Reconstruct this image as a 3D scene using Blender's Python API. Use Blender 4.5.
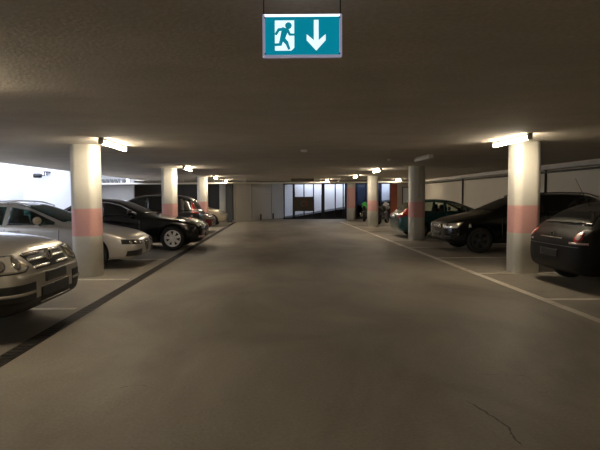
import bpy, bmesh, math, random
from mathutils import Vector, Matrix
from mathutils.bvhtree import BVHTree
random.seed(7)
PI = math.pi
C = bpy.context.scene.collection
for o in list(bpy.data.objects): bpy.data.objects.remove(o)

# ------------------------------------------------------------ camera, sky, exposure
CAMZ = 1.50
CEIL = 2.53
cam = bpy.data.objects.new('camera', bpy.data.cameras.new('camera')); C.objects.link(cam)
cam.data.sensor_width = 36.0; cam.data.lens = 36.0*500/600
cam.data.clip_start = 0.05; cam.data.clip_end = 200
cam.location = (0, 0, CAMZ)
cam.data.shift_x = 23/600
yaw = 0.0; pitch = math.radians(3.17); roll = math.radians(-0.4)
fwd = Vector((math.sin(yaw)*math.cos(pitch), math.cos(yaw)*math.cos(pitch), -math.sin(pitch)))
q = fwd.to_track_quat('-Z', 'Y').to_matrix().to_4x4() @ Matrix.Rotation(roll, 4, 'Z')
cam.rotation_euler = q.to_euler()
bpy.context.scene.camera = cam

w = bpy.data.worlds.new('sky'); bpy.context.scene.world = w; w.use_nodes = True
w.node_tree.nodes['Background'].inputs[0].default_value = (0.72, 0.80, 1.0, 1)
w.node_tree.nodes['Background'].inputs[1].default_value = 2.9
vs = bpy.context.scene.view_settings
vs.view_transform = 'Standard'; vs.look = 'None'; vs.gamma = 1; vs.use_curve_mapping = False
vs.exposure = 1.17
LAMP = 30.0           # strength of the fluorescent diffusers

# ------------------------------------------------------------ materials
def mat(name, col, rough=0.6, metal=0.0, coat=0.0, emit=None, es=0.0, spec=0.5):
    m = bpy.data.materials.new(name); m.use_nodes = True
    b = m.node_tree.nodes['Principled BSDF']
    b.inputs['Base Color'].default_value = (*col, 1)
    b.inputs['Roughness'].default_value = rough
    b.inputs['Metallic'].default_value = metal
    b.inputs['Coat Weight'].default_value = coat
    b.inputs['Coat Roughness'].default_value = 0.08
    b.inputs['Specular IOR Level'].default_value = spec
    if emit:
        b.inputs['Emission Color'].default_value = (*emit, 1)
        b.inputs['Emission Strength'].default_value = es
    return m

def noisy(name, stops, scale=(1, 1, 1), rough=(0.6, 0.8), bump=0.1, fine=60, detail=8, distort=0.0, spec=0.4):
    """procedural surface: large blotches times fine grain, object coordinates"""
    m = bpy.data.materials.new(name); m.use_nodes = True
    nt = m.node_tree; N = nt.nodes; L = nt.links
    b = N['Principled BSDF']; b.inputs['Specular IOR Level'].default_value = spec
    tc = N.new('ShaderNodeTexCoord'); mp = N.new('ShaderNodeMapping'); mp.inputs['Scale'].default_value = scale
    L.new(tc.outputs['Object'], mp.inputs[0])
    n1 = N.new('ShaderNodeTexNoise'); n1.inputs['Scale'].default_value = 1.0; n1.inputs['Detail'].default_value = detail
    n1.inputs['Roughness'].default_value = 0.6; n1.inputs['Distortion'].default_value = distort
    L.new(mp.outputs[0], n1.inputs['Vector'])
    cr = N.new('ShaderNodeValToRGB'); L.new(n1.outputs['Fac'], cr.inputs[0])
    els = cr.color_ramp.elements
    els[0].position = stops[0][0]; els[0].color = (*stops[0][1], 1)
    els[1].position = stops[-1][0]; els[1].color = (*stops[-1][1], 1)
    for p, c in stops[1:-1]:
        e = els.new(p); e.color = (*c, 1)
    n2 = N.new('ShaderNodeTexNoise'); n2.inputs['Scale'].default_value = fine; n2.inputs['Detail'].default_value = 4
    L.new(tc.outputs['Object'], n2.inputs['Vector'])
    mr = N.new('ShaderNodeMapRange'); mr.inputs[1].default_value = 0.3; mr.inputs[2].default_value = 0.7
    mr.inputs[3].default_value = 0.88; mr.inputs[4].default_value = 1.08
    L.new(n2.outputs['Fac'], mr.inputs[0])
    mx = N.new('ShaderNodeMix'); mx.data_type = 'RGBA'; mx.blend_type = 'MULTIPLY'; mx.inputs[0].default_value = 1
    L.new(cr.outputs[0], mx.inputs[6]); L.new(mr.outputs[0], mx.inputs[7]); L.new(mx.outputs[2], b.inputs['Base Color'])
    rr = N.new('ShaderNodeMapRange'); rr.inputs[3].default_value = rough[0]; rr.inputs[4].default_value = rough[1]
    L.new(n1.outputs['Fac'], rr.inputs[0]); L.new(rr.outputs[0], b.inputs['Roughness'])
    bp = N.new('ShaderNodeBump'); bp.inputs['Strength'].default_value = bump; bp.inputs['Distance'].default_value = 0.02
    L.new(n2.outputs['Fac'], bp.inputs['Height']); L.new(bp.outputs[0], b.inputs['Normal'])
    return m

M_floor = noisy('worn_floor_coating', [(0.25, (0.18, 0.158, 0.125)), (0.40, (0.265, 0.235, 0.188)), (0.5, (0.31, 0.278, 0.225)), (0.7, (0.41, 0.37, 0.30))],
                (0.7, 0.45, 1), (0.46, 0.66), 0.15, 40, 10, 0.6)
M_ceil = noisy('board_marked_concrete_ceiling', [(0.25, (0.43, 0.385, 0.315)), (0.5, (0.50, 0.45, 0.37)), (0.75, (0.57, 0.515, 0.43))],
               (0.9, 1.6, 1), (0.75, 0.95), 0.2, 30)
M_white = noisy('white_wall_paint', [(0.2, (0.78, 0.78, 0.79)), (0.8, (0.86, 0.86, 0.86))], (0.5, 0.5, 0.5), (0.7, 0.9), 0.03)
M_cream = noisy('cream_wall_paint', [(0.2, (0.64, 0.58, 0.47)), (0.8, (0.73, 0.66, 0.54))], (0.4, 0.4, 0.4), (0.7, 0.9), 0.05)
M_grey = noisy('grey_wall_paint', [(0.2, (0.22, 0.21, 0.19)), (0.8, (0.27, 0.255, 0.235))], (0.5, 0.5, 0.5), (0.7, 0.9), 0.05)
M_tan = noisy('tan_wall_paint', [(0.2, (0.52, 0.48, 0.41)), (0.8, (0.60, 0.56, 0.48))], (0.5, 0.5, 0.5), (0.7, 0.9), 0.05)
M_col = noisy('column_paint', [(0.2, (0.64, 0.62, 0.54)), (0.55, (0.71, 0.69, 0.61)), (0.85, (0.75, 0.73, 0.65))], (1.2, 1.2, 2), (0.55, 0.75), 0.04)
M_pink = noisy('pink_band_paint', [(0.2, (0.76, 0.41, 0.37)), (0.8, (0.82, 0.47, 0.43))], (2, 2, 3), (0.5, 0.7), 0.03)
M_doordark = noisy('dark_door_steel', [(0.2, (0.075, 0.068, 0.058)), (0.8, (0.095, 0.087, 0.076))], (1, 1, 1), (0.5, 0.7), 0.02)
M_post = noisy('dark_grey_steel', [(0.2, (0.06, 0.06, 0.055)), (0.8, (0.085, 0.083, 0.078))], (2, 2, 2), (0.5, 0.7), 0.02)
M_frame = mat('gate_black_steel', (0.018, 0.02, 0.024), 0.5)
M_line = noisy('worn_line_paint', [(0.3, (0.42, 0.38, 0.31)), (0.45, (0.68, 0.63, 0.54)), (0.8, (0.78, 0.73, 0.64))], (3, 3, 3), (0.6, 0.8), 0.05, 30)
M_drain = noisy('drain_iron', [(0.3, (0.022, 0.019, 0.016)), (0.7, (0.045, 0.04, 0.034))], (4, 4, 4), (0.5, 0.7), 0.2)
M_ramp = noisy('dark_ramp_asphalt', [(0.3, (0.03, 0.03, 0.032)), (0.7, (0.05, 0.05, 0.052))], (1, 1, 1), (0.8, 0.9), 0.2)
M_tube = mat('lamp_diffuser', (0.9, 0.9, 0.85), 0.4, emit=(1.0, 0.86, 0.66), es=LAMP)
M_tubeoff = mat('unlit_diffuser', (0.7, 0.66, 0.58), 0.4)
M_lampbody = mat('lamp_housing', (0.5, 0.47, 0.4), 0.5)
M_pipe = noisy('pipe_paint', [(0.2, (0.72, 0.69, 0.62)), (0.8, (0.8, 0.77, 0.7))], (3, 3, 3), (0.4, 0.6), 0.02)
M_galv = noisy('galvanised_tray', [(0.2, (0.5, 0.47, 0.42)), (0.8, (0.64, 0.60, 0.54))], (5, 5, 5), (0.4, 0.6), 0.02)
M_black = mat('black_plastic', (0.012, 0.012, 0.012), 0.45)
M_rimblk = mat('near_black_rim', (0.05, 0.05, 0.05), 0.5, 0.3)
M_soft = mat('dark_seat_fabric', (0.03, 0.03, 0.032), 0.9)
M_rubber = mat('tyre_rubber', (0.014, 0.014, 0.014), 0.8)
M_glass = mat('dark_car_glass', (0.008, 0.009, 0.010), 0.06, spec=0.8)
M_chrome = mat('chrome', (0.75, 0.74, 0.72), 0.15, 1.0)
M_alloy = mat('wheel_alloy', (0.62, 0.61, 0.58), 0.3, 0.75)
M_alloybr = mat('bright_wheel_alloy', (0.82, 0.80, 0.76), 0.4, 0.3)
M_alloydk = mat('dull_wheel_alloy', (0.16, 0.155, 0.15), 0.4, 0.6)
M_lens = mat('headlamp_lens', (0.78, 0.75, 0.66), 0.14, 0.5, 1.0)
M_lensdk = mat('smoked_headlamp', (0.045, 0.045, 0.045), 0.1, 0.3, 0.8)
M_bulb = mat('reflector', (0.85, 0.83, 0.78), 0.12, 1.0)
M_amber = mat('amber_lens', (0.85, 0.68, 0.38), 0.2, 0.1, 0.5)
M_red = mat('tail_lamp_red', (0.42, 0.025, 0.025), 0.15, 0.0, 1.0)
M_redlt = mat('tail_lamp_clear', (0.62, 0.45, 0.43), 0.15, 0.1, 1.0)
M_plate = mat('number_plate_white', (0.30, 0.29, 0.27), 0.4)
M_platedk = mat('number_plate_holder', (0.05, 0.05, 0.05), 0.4)
M_redpanel = noisy('red_brown_door_paint', [(0.2, (0.22, 0.055, 0.022)), (0.8, (0.30, 0.08, 0.035))], (2, 2, 2), (0.5, 0.7), 0.02)
M_board = noisy('brown_board', [(0.2, (0.075, 0.06, 0.045)), (0.8, (0.11, 0.09, 0.065))], (3, 3, 3), (0.5, 0.7), 0.02)
M_green = mat('green_fairing', (0.05, 0.42, 0.06), 0.3, 0, 0.6)
M_whitep = mat('white_plastic', (0.75, 0.75, 0.76), 0.35)
M_gunmetal = mat('gunmetal', (0.12, 0.12, 0.12), 0.35, 0.8)
P_silver = mat('warm_silver_paint', (0.45, 0.425, 0.37), 0.30, 0.55, 0.9)
P_silver2 = mat('light_silver_paint', (0.50, 0.475, 0.43), 0.30, 0.5, 0.9)
P_black = mat('black_metallic_paint', (0.007, 0.007, 0.008), 0.14, 0.0, 0.5)
P_brown = mat('near_black_brown_paint', (0.008, 0.0065, 0.006), 0.5, 0.0, 0.10, spec=0.2)
P_navy = mat('very_dark_blue_paint', (0.012, 0.013, 0.017), 0.28, 0.2, 0.9)
P_teal = mat('dark_teal_paint', (0.014, 0.085, 0.09), 0.25, 0.3, 1.0)
P_red = mat('dark_red_paint', (0.22, 0.02, 0.018), 0.25, 0.2, 1.0)
P_gold = mat('champagne_paint', (0.55, 0.47, 0.34), 0.3, 0.4, 0.9)

def see_through(name, tint, gl=0.09):
    m = bpy.data.materials.new(name); m.use_nodes = True
    N = m.node_tree.nodes; L = m.node_tree.links
    N.remove(N['Principled BSDF'])
    t = N.new('ShaderNodeBsdfTransparent'); t.inputs[0].default_value = (*tint, 1)
    g = N.new('ShaderNodeBsdfGlossy'); g.inputs['Roughness'].default_value = 0.04
    lw = N.new('ShaderNodeLayerWeight'); lw.inputs[0].default_value = 0.25
    mr = N.new('ShaderNodeMapRange'); mr.inputs[3].default_value = gl*0.6; mr.inputs[4].default_value = 0.7
    L.new(lw.outputs['Fresnel'], mr.inputs[0])
    mx = N.new('ShaderNodeMixShader'); L.new(mr.outputs[0], mx.inputs[0]); L.new(t.outputs[0], mx.inputs[1]); L.new(g.outputs[0], mx.inputs[2])
    L.new(mx.outputs[0], N['Material Output'].inputs[0])
    return m
M_tealglass = see_through('green_tinted_glass', (0.30, 0.44, 0.42))
M_clearglass = see_through('clear_car_glass', (0.85, 0.88, 0.84), 0.03)

# ------------------------------------------------------------ mesh helpers
def obj(name, bm, m, parent=None, smooth=False):
    me = bpy.data.meshes.new(name); bm.normal_update(); bm.to_mesh(me); bm.free()
    for x in (m if isinstance(m, (list, tuple)) else [m]): me.materials.append(x)
    if smooth:
        for p in me.polygons: p.use_smooth = True
    o = bpy.data.objects.new(name, me); C.objects.link(o)
    if parent: o.parent = parent
    return o
def tag(o, label, cat, group=None):
    o['label'] = label; o['category'] = cat
    if group: o['group'] = group
    return o
def thing(name, label, cat, loc=(0, 0, 0), rotz=0, group=None):
    o = bpy.data.objects.new(name, None); C.objects.link(o); o.empty_display_size = 0.2
    o.location = loc; o.rotation_euler = (0, 0, rotz)
    return tag(o, label, cat, group)
def struct(name, bm, m, parent=None):
    o = obj(name, bm, m, parent)
    if not parent: o['kind'] = 'structure'
    return o
def box(bm, x0, x1, y0, y1, z0, z1, mi=0, bev=0.0):
    vs_ = [bm.verts.new((x, y, z)) for x in (x0, x1) for y in (y0, y1) for z in (z0, z1)]
    f = [(0, 1, 3, 2), (4, 6, 7, 5), (0, 4, 5, 1), (2, 3, 7, 6), (0, 2, 6, 4), (1, 5, 7, 3)]
    fs = []
    for a in f:
        ff = bm.faces.new([vs_[i] for i in a]); ff.material_index = mi; fs.append(ff)
    if bev:
        es = list({e for ff in fs for e in ff.edges})
        bmesh.ops.bevel(bm, geom=es, offset=bev, segments=2, affect='EDGES', profile=0.5)
def bx(*a, **k):
    bm = bmesh.new(); box(bm, *a, **k); return bm
def tube(bm, pts, r, seg=8, mi=0):
    pts = [Vector(p) for p in pts]; rings = []
    for i, p in enumerate(pts):
        d = (pts[min(i+1, len(pts)-1)]-pts[max(i-1, 0)]).normalized()
        up = Vector((0, 0, 1)) if abs(d.z) < 0.9 else Vector((1, 0, 0))
        a = d.cross(up).normalized(); b = d.cross(a)
        rr = r[i] if isinstance(r, (list, tuple)) else r
        rings.append([bm.verts.new(p+a*math.cos(t)*rr+b*math.sin(t)*rr) for t in [2*PI*k/seg for k in range(seg)]])
    for i in range(len(rings)-1):
        for k in range(seg):
            f = bm.faces.new((rings[i][k], rings[i][(k+1) % seg], rings[i+1][(k+1) % seg], rings[i+1][k])); f.material_index = mi
    for R in (rings[0], rings[-1]):
        f = bm.faces.new(R); f.material_index = mi
def lathe_y(bm, prof, seg=32, c=(0, 0, 0), mi=0):
    """prof: (radius, y) pairs revolved about the y axis"""
    rings = []
    for r, y in prof:
        if r < 1e-5: rings.append([bm.verts.new((c[0], c[1]+y, c[2]))])
        else: rings.append([bm.verts.new((c[0]+r*math.cos(t), c[1]+y, c[2]+r*math.sin(t))) for t in [2*PI*k/seg for k in range(seg)]])
    for a, b in zip(rings, rings[1:]):
        for k in range(seg):
            k2 = (k+1) % seg
            if len(a) == 1 and len(b) == 1: continue
            if len(a) == 1: f = bm.faces.new((a[0], b[k2], b[k]))
            elif len(b) == 1: f = bm.faces.new((a[k], a[k2], b[0]))
            else: f = bm.faces.new((a[k], a[k2], b[k2], b[k]))
            f.material_index = mi; f.smooth = True
def prism(bm, pts, axis, a, b, mi=0):
    """extrude a 2D outline along an axis between a and b"""
    def P(u, v, t): return {'x': (t, u, v), 'y': (u, t, v), 'z': (u, v, t)}[axis]
    A = [bm.verts.new(P(u, v, a)) for u, v in pts]; B = [bm.verts.new(P(u, v, b)) for u, v in pts]
    n = len(pts)
    fs = [bm.faces.new(A), bm.faces.new(B[::-1])]
    for i in range(n): fs.append(bm.faces.new((A[i], B[i], B[(i+1) % n], A[(i+1) % n])))
    for f in fs: f.material_index = mi
    bmesh.ops.recalc_face_normals(bm, faces=fs)
def evaluated(o):
    dg = bpy.context.evaluated_depsgraph_get(); dg.update()
    return bpy.data.meshes.new_from_object(o.evaluated_get(dg))

# ------------------------------------------------------------ the setting
XR = 9.1                      # right wall
WL = -7.8                     # edge of the ceiling over the left light wells
bm = bmesh.new(); box(bm, -10.6, XR+0.2, -14, 39.2, -0.2, 0.0)
floor = struct('floor', bm, M_floor)
bm = bmesh.new()
box(bm, WL, XR+0.2, -14, 34.6, CEIL, CEIL+0.3)
box(bm, -10.6, WL, -14, 3.0, CEIL, CEIL+0.3)
box(bm, -10.6, WL, 29.8, 34.6, CEIL, CEIL+0.3)
struct('ceiling', bm, M_ceil)
struct('wall_right', bx(XR, XR+0.2, -14, 39.2, 0, CEIL), M_cream)
struct('wall_behind', bx(-10.6, XR+0.2, -14.2, -14, 0, CEIL), M_cream)
bm = bmesh.new()                 # white walls of the light wells, rising past the ceiling
box(bm, -9.7, -9.5, -14, 18.8, 0, 3.6)
box(bm, -10.6, -9.4, 18.8, 19.0, 0, 3.6)
box(bm, -10.6, -10.4, 19.0, 33.6, 0, 3.6)
struct('wall_left', bm, M_white)
bm = bmesh.new(); box(bm, -9.4, -7.82, 18.8, 19.0, 0, 3.4); box(bm, -7.82, -7.45, 18.8, 19.0, 0, CEIL)
struct('wall_left_return', bm, M_white)
struct('wall_back_left', bx(-10.4, -8.45, 29.6, 29.8, 0, 3.4), M_grey)
# dark storage doors along the back left
bm = bmesh.new(); box(bm, -10.6, -2.7, 33.4, 33.6, 0, CEIL)
struct('wall_back_storage', bm, M_doordark)
for i, x0 in enumerate((-7.9, -6.15, -4.4)):
    d = struct('door_%d' % (i+1), bx(x0, x0+1.65, 33.34, 33.4, 0.02, 2.25), M_doordark)
    bm = bmesh.new(); tube(bm, [(x0+1.45, 33.3, 1.05), (x0+1.33, 33.3, 1.05)], 0.015)
    h = obj('door_handle', bm, M_gunmetal, d)
# tan wall, slanting back towards the ramp
bm = bmesh.new(); a = Vector((-2.52, 30.85)); b = Vector((0.45, 36.6)); n = Vector((b.y-a.y, -(b.x-a.x))).normalized()*-0.18
prism(bm, [(a.x, a.y), (b.x, b.y), (b.x+n.x, b.y+n.y), (a.x+n.x, a.y+n.y)], 'z', 0, CEIL)
WB = struct('wall_back_slanting', bm, M_tan)
u_ = (b-a).normalized(); nn_ = Vector((u_.y, -u_.x))
for t_ in (0.30, 0.72):
    p = a.lerp(b, t_); pts = [p-u_*0.015-nn_*0.01, p+u_*0.015-nn_*0.01, p+u_*0.015+nn_*0.012, p-u_*0.015+nn_*0.012]
    bm = bmesh.new(); prism(bm, [(v.x, v.y) for v in pts], 'z', 0.05, CEIL-0.02); obj('joint_strip', bm, M_post, WB)
# the corner post, the narrow upright posts on the tan wall
tag(obj('corner_post', bx(-3.02, -2.74, 30.4, 30.75, 0, CEIL), M_post), 'dark grey corner post where the dark storage wall meets the tan wall', 'post')
for (t, lab) in ((0.45, 'short dark upright bollard at the foot of the tan wall, left of the two'), (0.72, 'short dark upright bollard at the foot of the tan wall, nearer the gate')):
    p = a.lerp(b, t)
    bm = bmesh.new(); tube(bm, [(p.x+0.12, p.y-0.25, 0), (p.x+0.12, p.y-0.25, 0.36), (p.x+0.12, p.y-0.25, 0.4)], [0.06, 0.06, 0.03], 10)
    tag(obj('bollard', bm, M_post), lab, 'bollard')
# ramp behind the gate, open to the sky past an added unseen cover
bm = bmesh.new(); prism(bm, [(0.6, 0), (12, 0), (12, 1.78)], 'y', 35.6, 39.0)
struct('floor_ramp', bm, M_ramp)
bm = bmesh.new(); box(bm, -3.2, 12, 34.6, 37.7, CEIL+0.3, CEIL+0.5); box(bm, -3.2, 1.6, 37.7, 39.0, CEIL+0.3, CEIL+0.5)  # unseen cover added to dim the ramp, most of all at its left
struct('ceiling_ramp_light_block', bm, M_ceil)
bm = bmesh.new(); box(bm, -3.2, 12, 39.0, 39.2, 0, 4.2)
struct('wall_ramp', bm, M_white)
struct('trim_ramp_threshold', bx(0.5, 8.2, 34.0, 35.0, 0.001, 0.02), M_ramp)
# far right end wall
bm = bmesh.new(); box(bm, 7.8, XR, 34.2, 34.6, 0, CEIL)
struct('wall_back_right', bm, M_cream)
struct('wall_ramp_end', bx(0.3, 0.5, 36.6, 39.0, 0, 3.2), M_white)

# floor markings (paint on the floor)
def strip(x0, x1, y0, y1, m=M_line, name='painted_line', h=0.004):
    return obj(name, bx(x0, x1, y0, y1, 0.0005, h), m, floor)
strip(3.78, 3.90, 1.5, 30.0)
for y in (4.75, 7.15, 9.62, 12.1, 14.65, 17.1, 19.6, 22.1, 24.7, 27.2, 29.7): strip(3.9, 8.6, y-0.05, y+0.05)
for y in (4.55, 6.75, 9.2, 12.2, 14.9, 17.3, 19.8, 22.3, 24.8, 27.4, 29.8): strip(-7.8, -2.75, y-0.05, y+0.05)
bm = bmesh.new(); box(bm, -2.66, -2.48, -13, 30.2, 0.0005, 0.006)
for k in range(430): 
    y = -12.9+k*0.1; box(bm, -2.64, -2.50, y, y+0.045, 0.006, 0.011)
obj('drain_grate', bm, M_drain, floor)
M_crack = mat('old_tar_crack', (0.13, 0.11, 0.09), 0.8)
def crack(pts, w0):
    bm = bmesh.new(); L_v = []; R_v = []
    fine = []
    for p, q_ in zip(pts, pts[1:]):
        for k in range(6): fine.append((lerp_(p[0], q_[0], k/6)+random.uniform(-0.008, 0.008), lerp_(p[1], q_[1], k/6)+random.uniform(-0.008, 0.008)))
    n = len(fine)
    for i, (x, y) in enumerate(fine):
        w_ = w0*random.uniform(0.4, 1.0)*min(1, (i+0.3)/3, (n-i)/3); L_v.append(bm.verts.new((x-w_, y, 0.0012))); R_v.append(bm.verts.new((x+w_, y, 0.0012)))
    for i in range(n-1): bm.faces.new((L_v[i], R_v[i], R_v[i+1], L_v[i+1]))
    obj('floor_crack', bm, M_crack, floor)
def lerp_(a, b, t): return a+(b-a)*t
crack([(1.46, 2.92), (1.47, 3.05), (1.49, 3.2), (1.44, 3.4), (1.37, 3.62)], 0.010)
crack([(1.62, 4.15), (1.85, 4.12), (2.1, 4.08), (2.32, 4.10)], 0.012)
crack([(-1.30, 3.85), (-1.15, 3.95), (-0.98, 3.9)], 0.008)

# ------------------------------------------------------------ columns
def column(x, y, wd, label, z0=0.78, z1=1.31, cable=False):
    c = 0.11*wd/0.56; h = wd/2
    pr = [(-h+c, -h), (h-c, -h), (h, -h+c), (h, h-c), (h-c, h), (-h+c, h), (-h, h-c), (-h, -h+c)]
    # soften the eight corners
    pts = []
    for i in range(8):
        p0 = Vector(pr[i-1]); p1 = Vector(pr[i]); p2 = Vector(pr[(i+1) % 8])
        pts += [p1.lerp(p0, min(0.5, 0.035/(p1-p0).length)), p1+((p0-p1).normalized()+(p2-p1).normalized())*0.008, p1.lerp(p2, min(0.5, 0.035/(p2-p1).length))]
    bm = bmesh.new(); zs = [0, z0, z1, CEIL]; R = [[bm.verts.new((p.x, p.y, z)) for p in pts] for z in zs]; n = len(pts)
    for k in range(3):
        for i in range(n):
            f = bm.faces.new((R[k][i], R[k][(i+1) % n], R[k+1][(i+1) % n], R[k+1][i])); f.material_index = 1 if k == 1 else 0; f.smooth = True
    bm.faces.new(R[0][::-1]); bm.faces.new(R[-1])
    o = obj('concrete_column', bm, [M_col, M_pink]); o.location = (x, y, 0)
    tag(o, label, 'column', 'concrete columns along the aisle')
    if cable:
        bm = bmesh.new(); box(bm, -0.02, 0.02, -h-0.02, -h, 1.55, CEIL); box(bm, -0.05, 0.05, -h-0.04, -h, 1.45, 1.58)
        obj('switch_conduit', bm, M_galv, o)
    return o
XL_, XR_ = -3.70, 4.83
column(XL_, 9.75, 0.50, 'cream column with pink band at left, nearest, in front of the silver estate')
column(XL_, 17.3, 0.50, 'cream column with pink band rising behind the black saloon bonnet')
column(XL_, 25.0, 0.50, 'cream column behind the dark people carrier with the red tail lamp')
column(-3.42, 31.6, 0.38, 'slim pale column beside the dark grey corner post at the far left', 0.3, 0.31)
column(XR_, 9.8, 0.50, 'cream column with pink band at right, nearest, beside the black hatchback')
column(XR_, 17.3, 0.50, 'cream column with pink band and thin conduit, in front of the teal hatchback', cable=True)
column(XR_, 25.2, 0.50, 'cream column with low pink band, between the two motorcycles')
column(4.80, 32.4, 0.52, 'farthest right column, its pink band reaching high, beside the gate', 0.76, 2.1)

# ------------------------------------------------------------ lamps
def lamp(x, y0, L, label, on=True, cross=False):
    o = thing('fluorescent_lamp', label, 'lamp', (x, y0, CEIL), 0, 'fluorescent ceiling battens')
    bm = bmesh.new(); box(bm, -0.03, 0.03, 0, L, -0.04, 0, bev=0.006); obj('housing', bm, M_lampbody, o)
    bm = bmesh.new()
    prism(bm, [(0.038*math.cos(t), -0.072+0.032*math.sin(t)) for t in [2*PI*(k+0.5)/12 for k in range(12)]], 'y', 0.03, L-0.03)
    obj('diffuser', bm, M_tube if on else M_tubeoff, o)
    for y in (0, L-0.03):
        bm = bmesh.new(); box(bm, -0.045, 0.045, y, y+0.03, -0.108, -0.0, bev=0.005); obj('end_cap', bm, M_lampbody, o)
    return o
lamp(-2.98, 8.55, 1.35, 'lit ceiling lamp beside the top of the nearest left column')
lamp(-2.98, 16.1, 1.35, 'lit ceiling lamp by the second left column, above the black saloon')
lamp(-2.98, 23.6, 1.3, 'lit ceiling lamp above the third left column')
lamp(-2.92, 28.0, 1.2, 'lit ceiling lamp above the far left champagne car')
lamp(4.18, 8.30, 1.35, 'lit ceiling lamp in front of the nearest right column')
lamp(3.75, 12.2, 1.35, 'unlit ceiling lamp beside the second right column', on=False)
lamp(3.78, 18.2, 1.3, 'bright ceiling lamp in front of the low pink-banded right column')
lamp(3.85, 23.6, 1.3, 'lit ceiling lamp between the two farthest right columns')
lamp(2.98, 28.6, 1.2, 'small lit ceiling lamp above the gate')
lamp(7.05, 28.4, 1.2, 'small lit ceiling lamp above the red-brown door')
lamp(-2.98, 3.3, 1.35, 'lit ceiling lamp over the off-roader bonnet, just outside the left edge')
lamp(-2.98, -7.0, 1.35, 'added ceiling lamp outside the picture on the left, behind the camera')  # unseen pair behind the camera, added to brighten the garage
lamp(4.18, -7.0, 1.35, 'added ceiling lamp outside the picture on the right, behind the camera')
lamp(4.18, -0.6, 1.35, 'lit ceiling lamp outside the picture on the right, beside the camera')

# ------------------------------------------------------------ cars
def lerp(a, b, t): return a+(b-a)*t
def piece(tab, x):
    """piecewise linear, tab sorted by descending x"""
    if x >= tab[0][0]: return tab[0][1]
    for (xa, va), (xb, vb) in zip(tab, tab[1:]):
        if xa >= x >= xb: return lerp(va, vb, (xa-x)/(xa-xb)) if xa != xb else vb
    return tab[-1][1]

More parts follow.
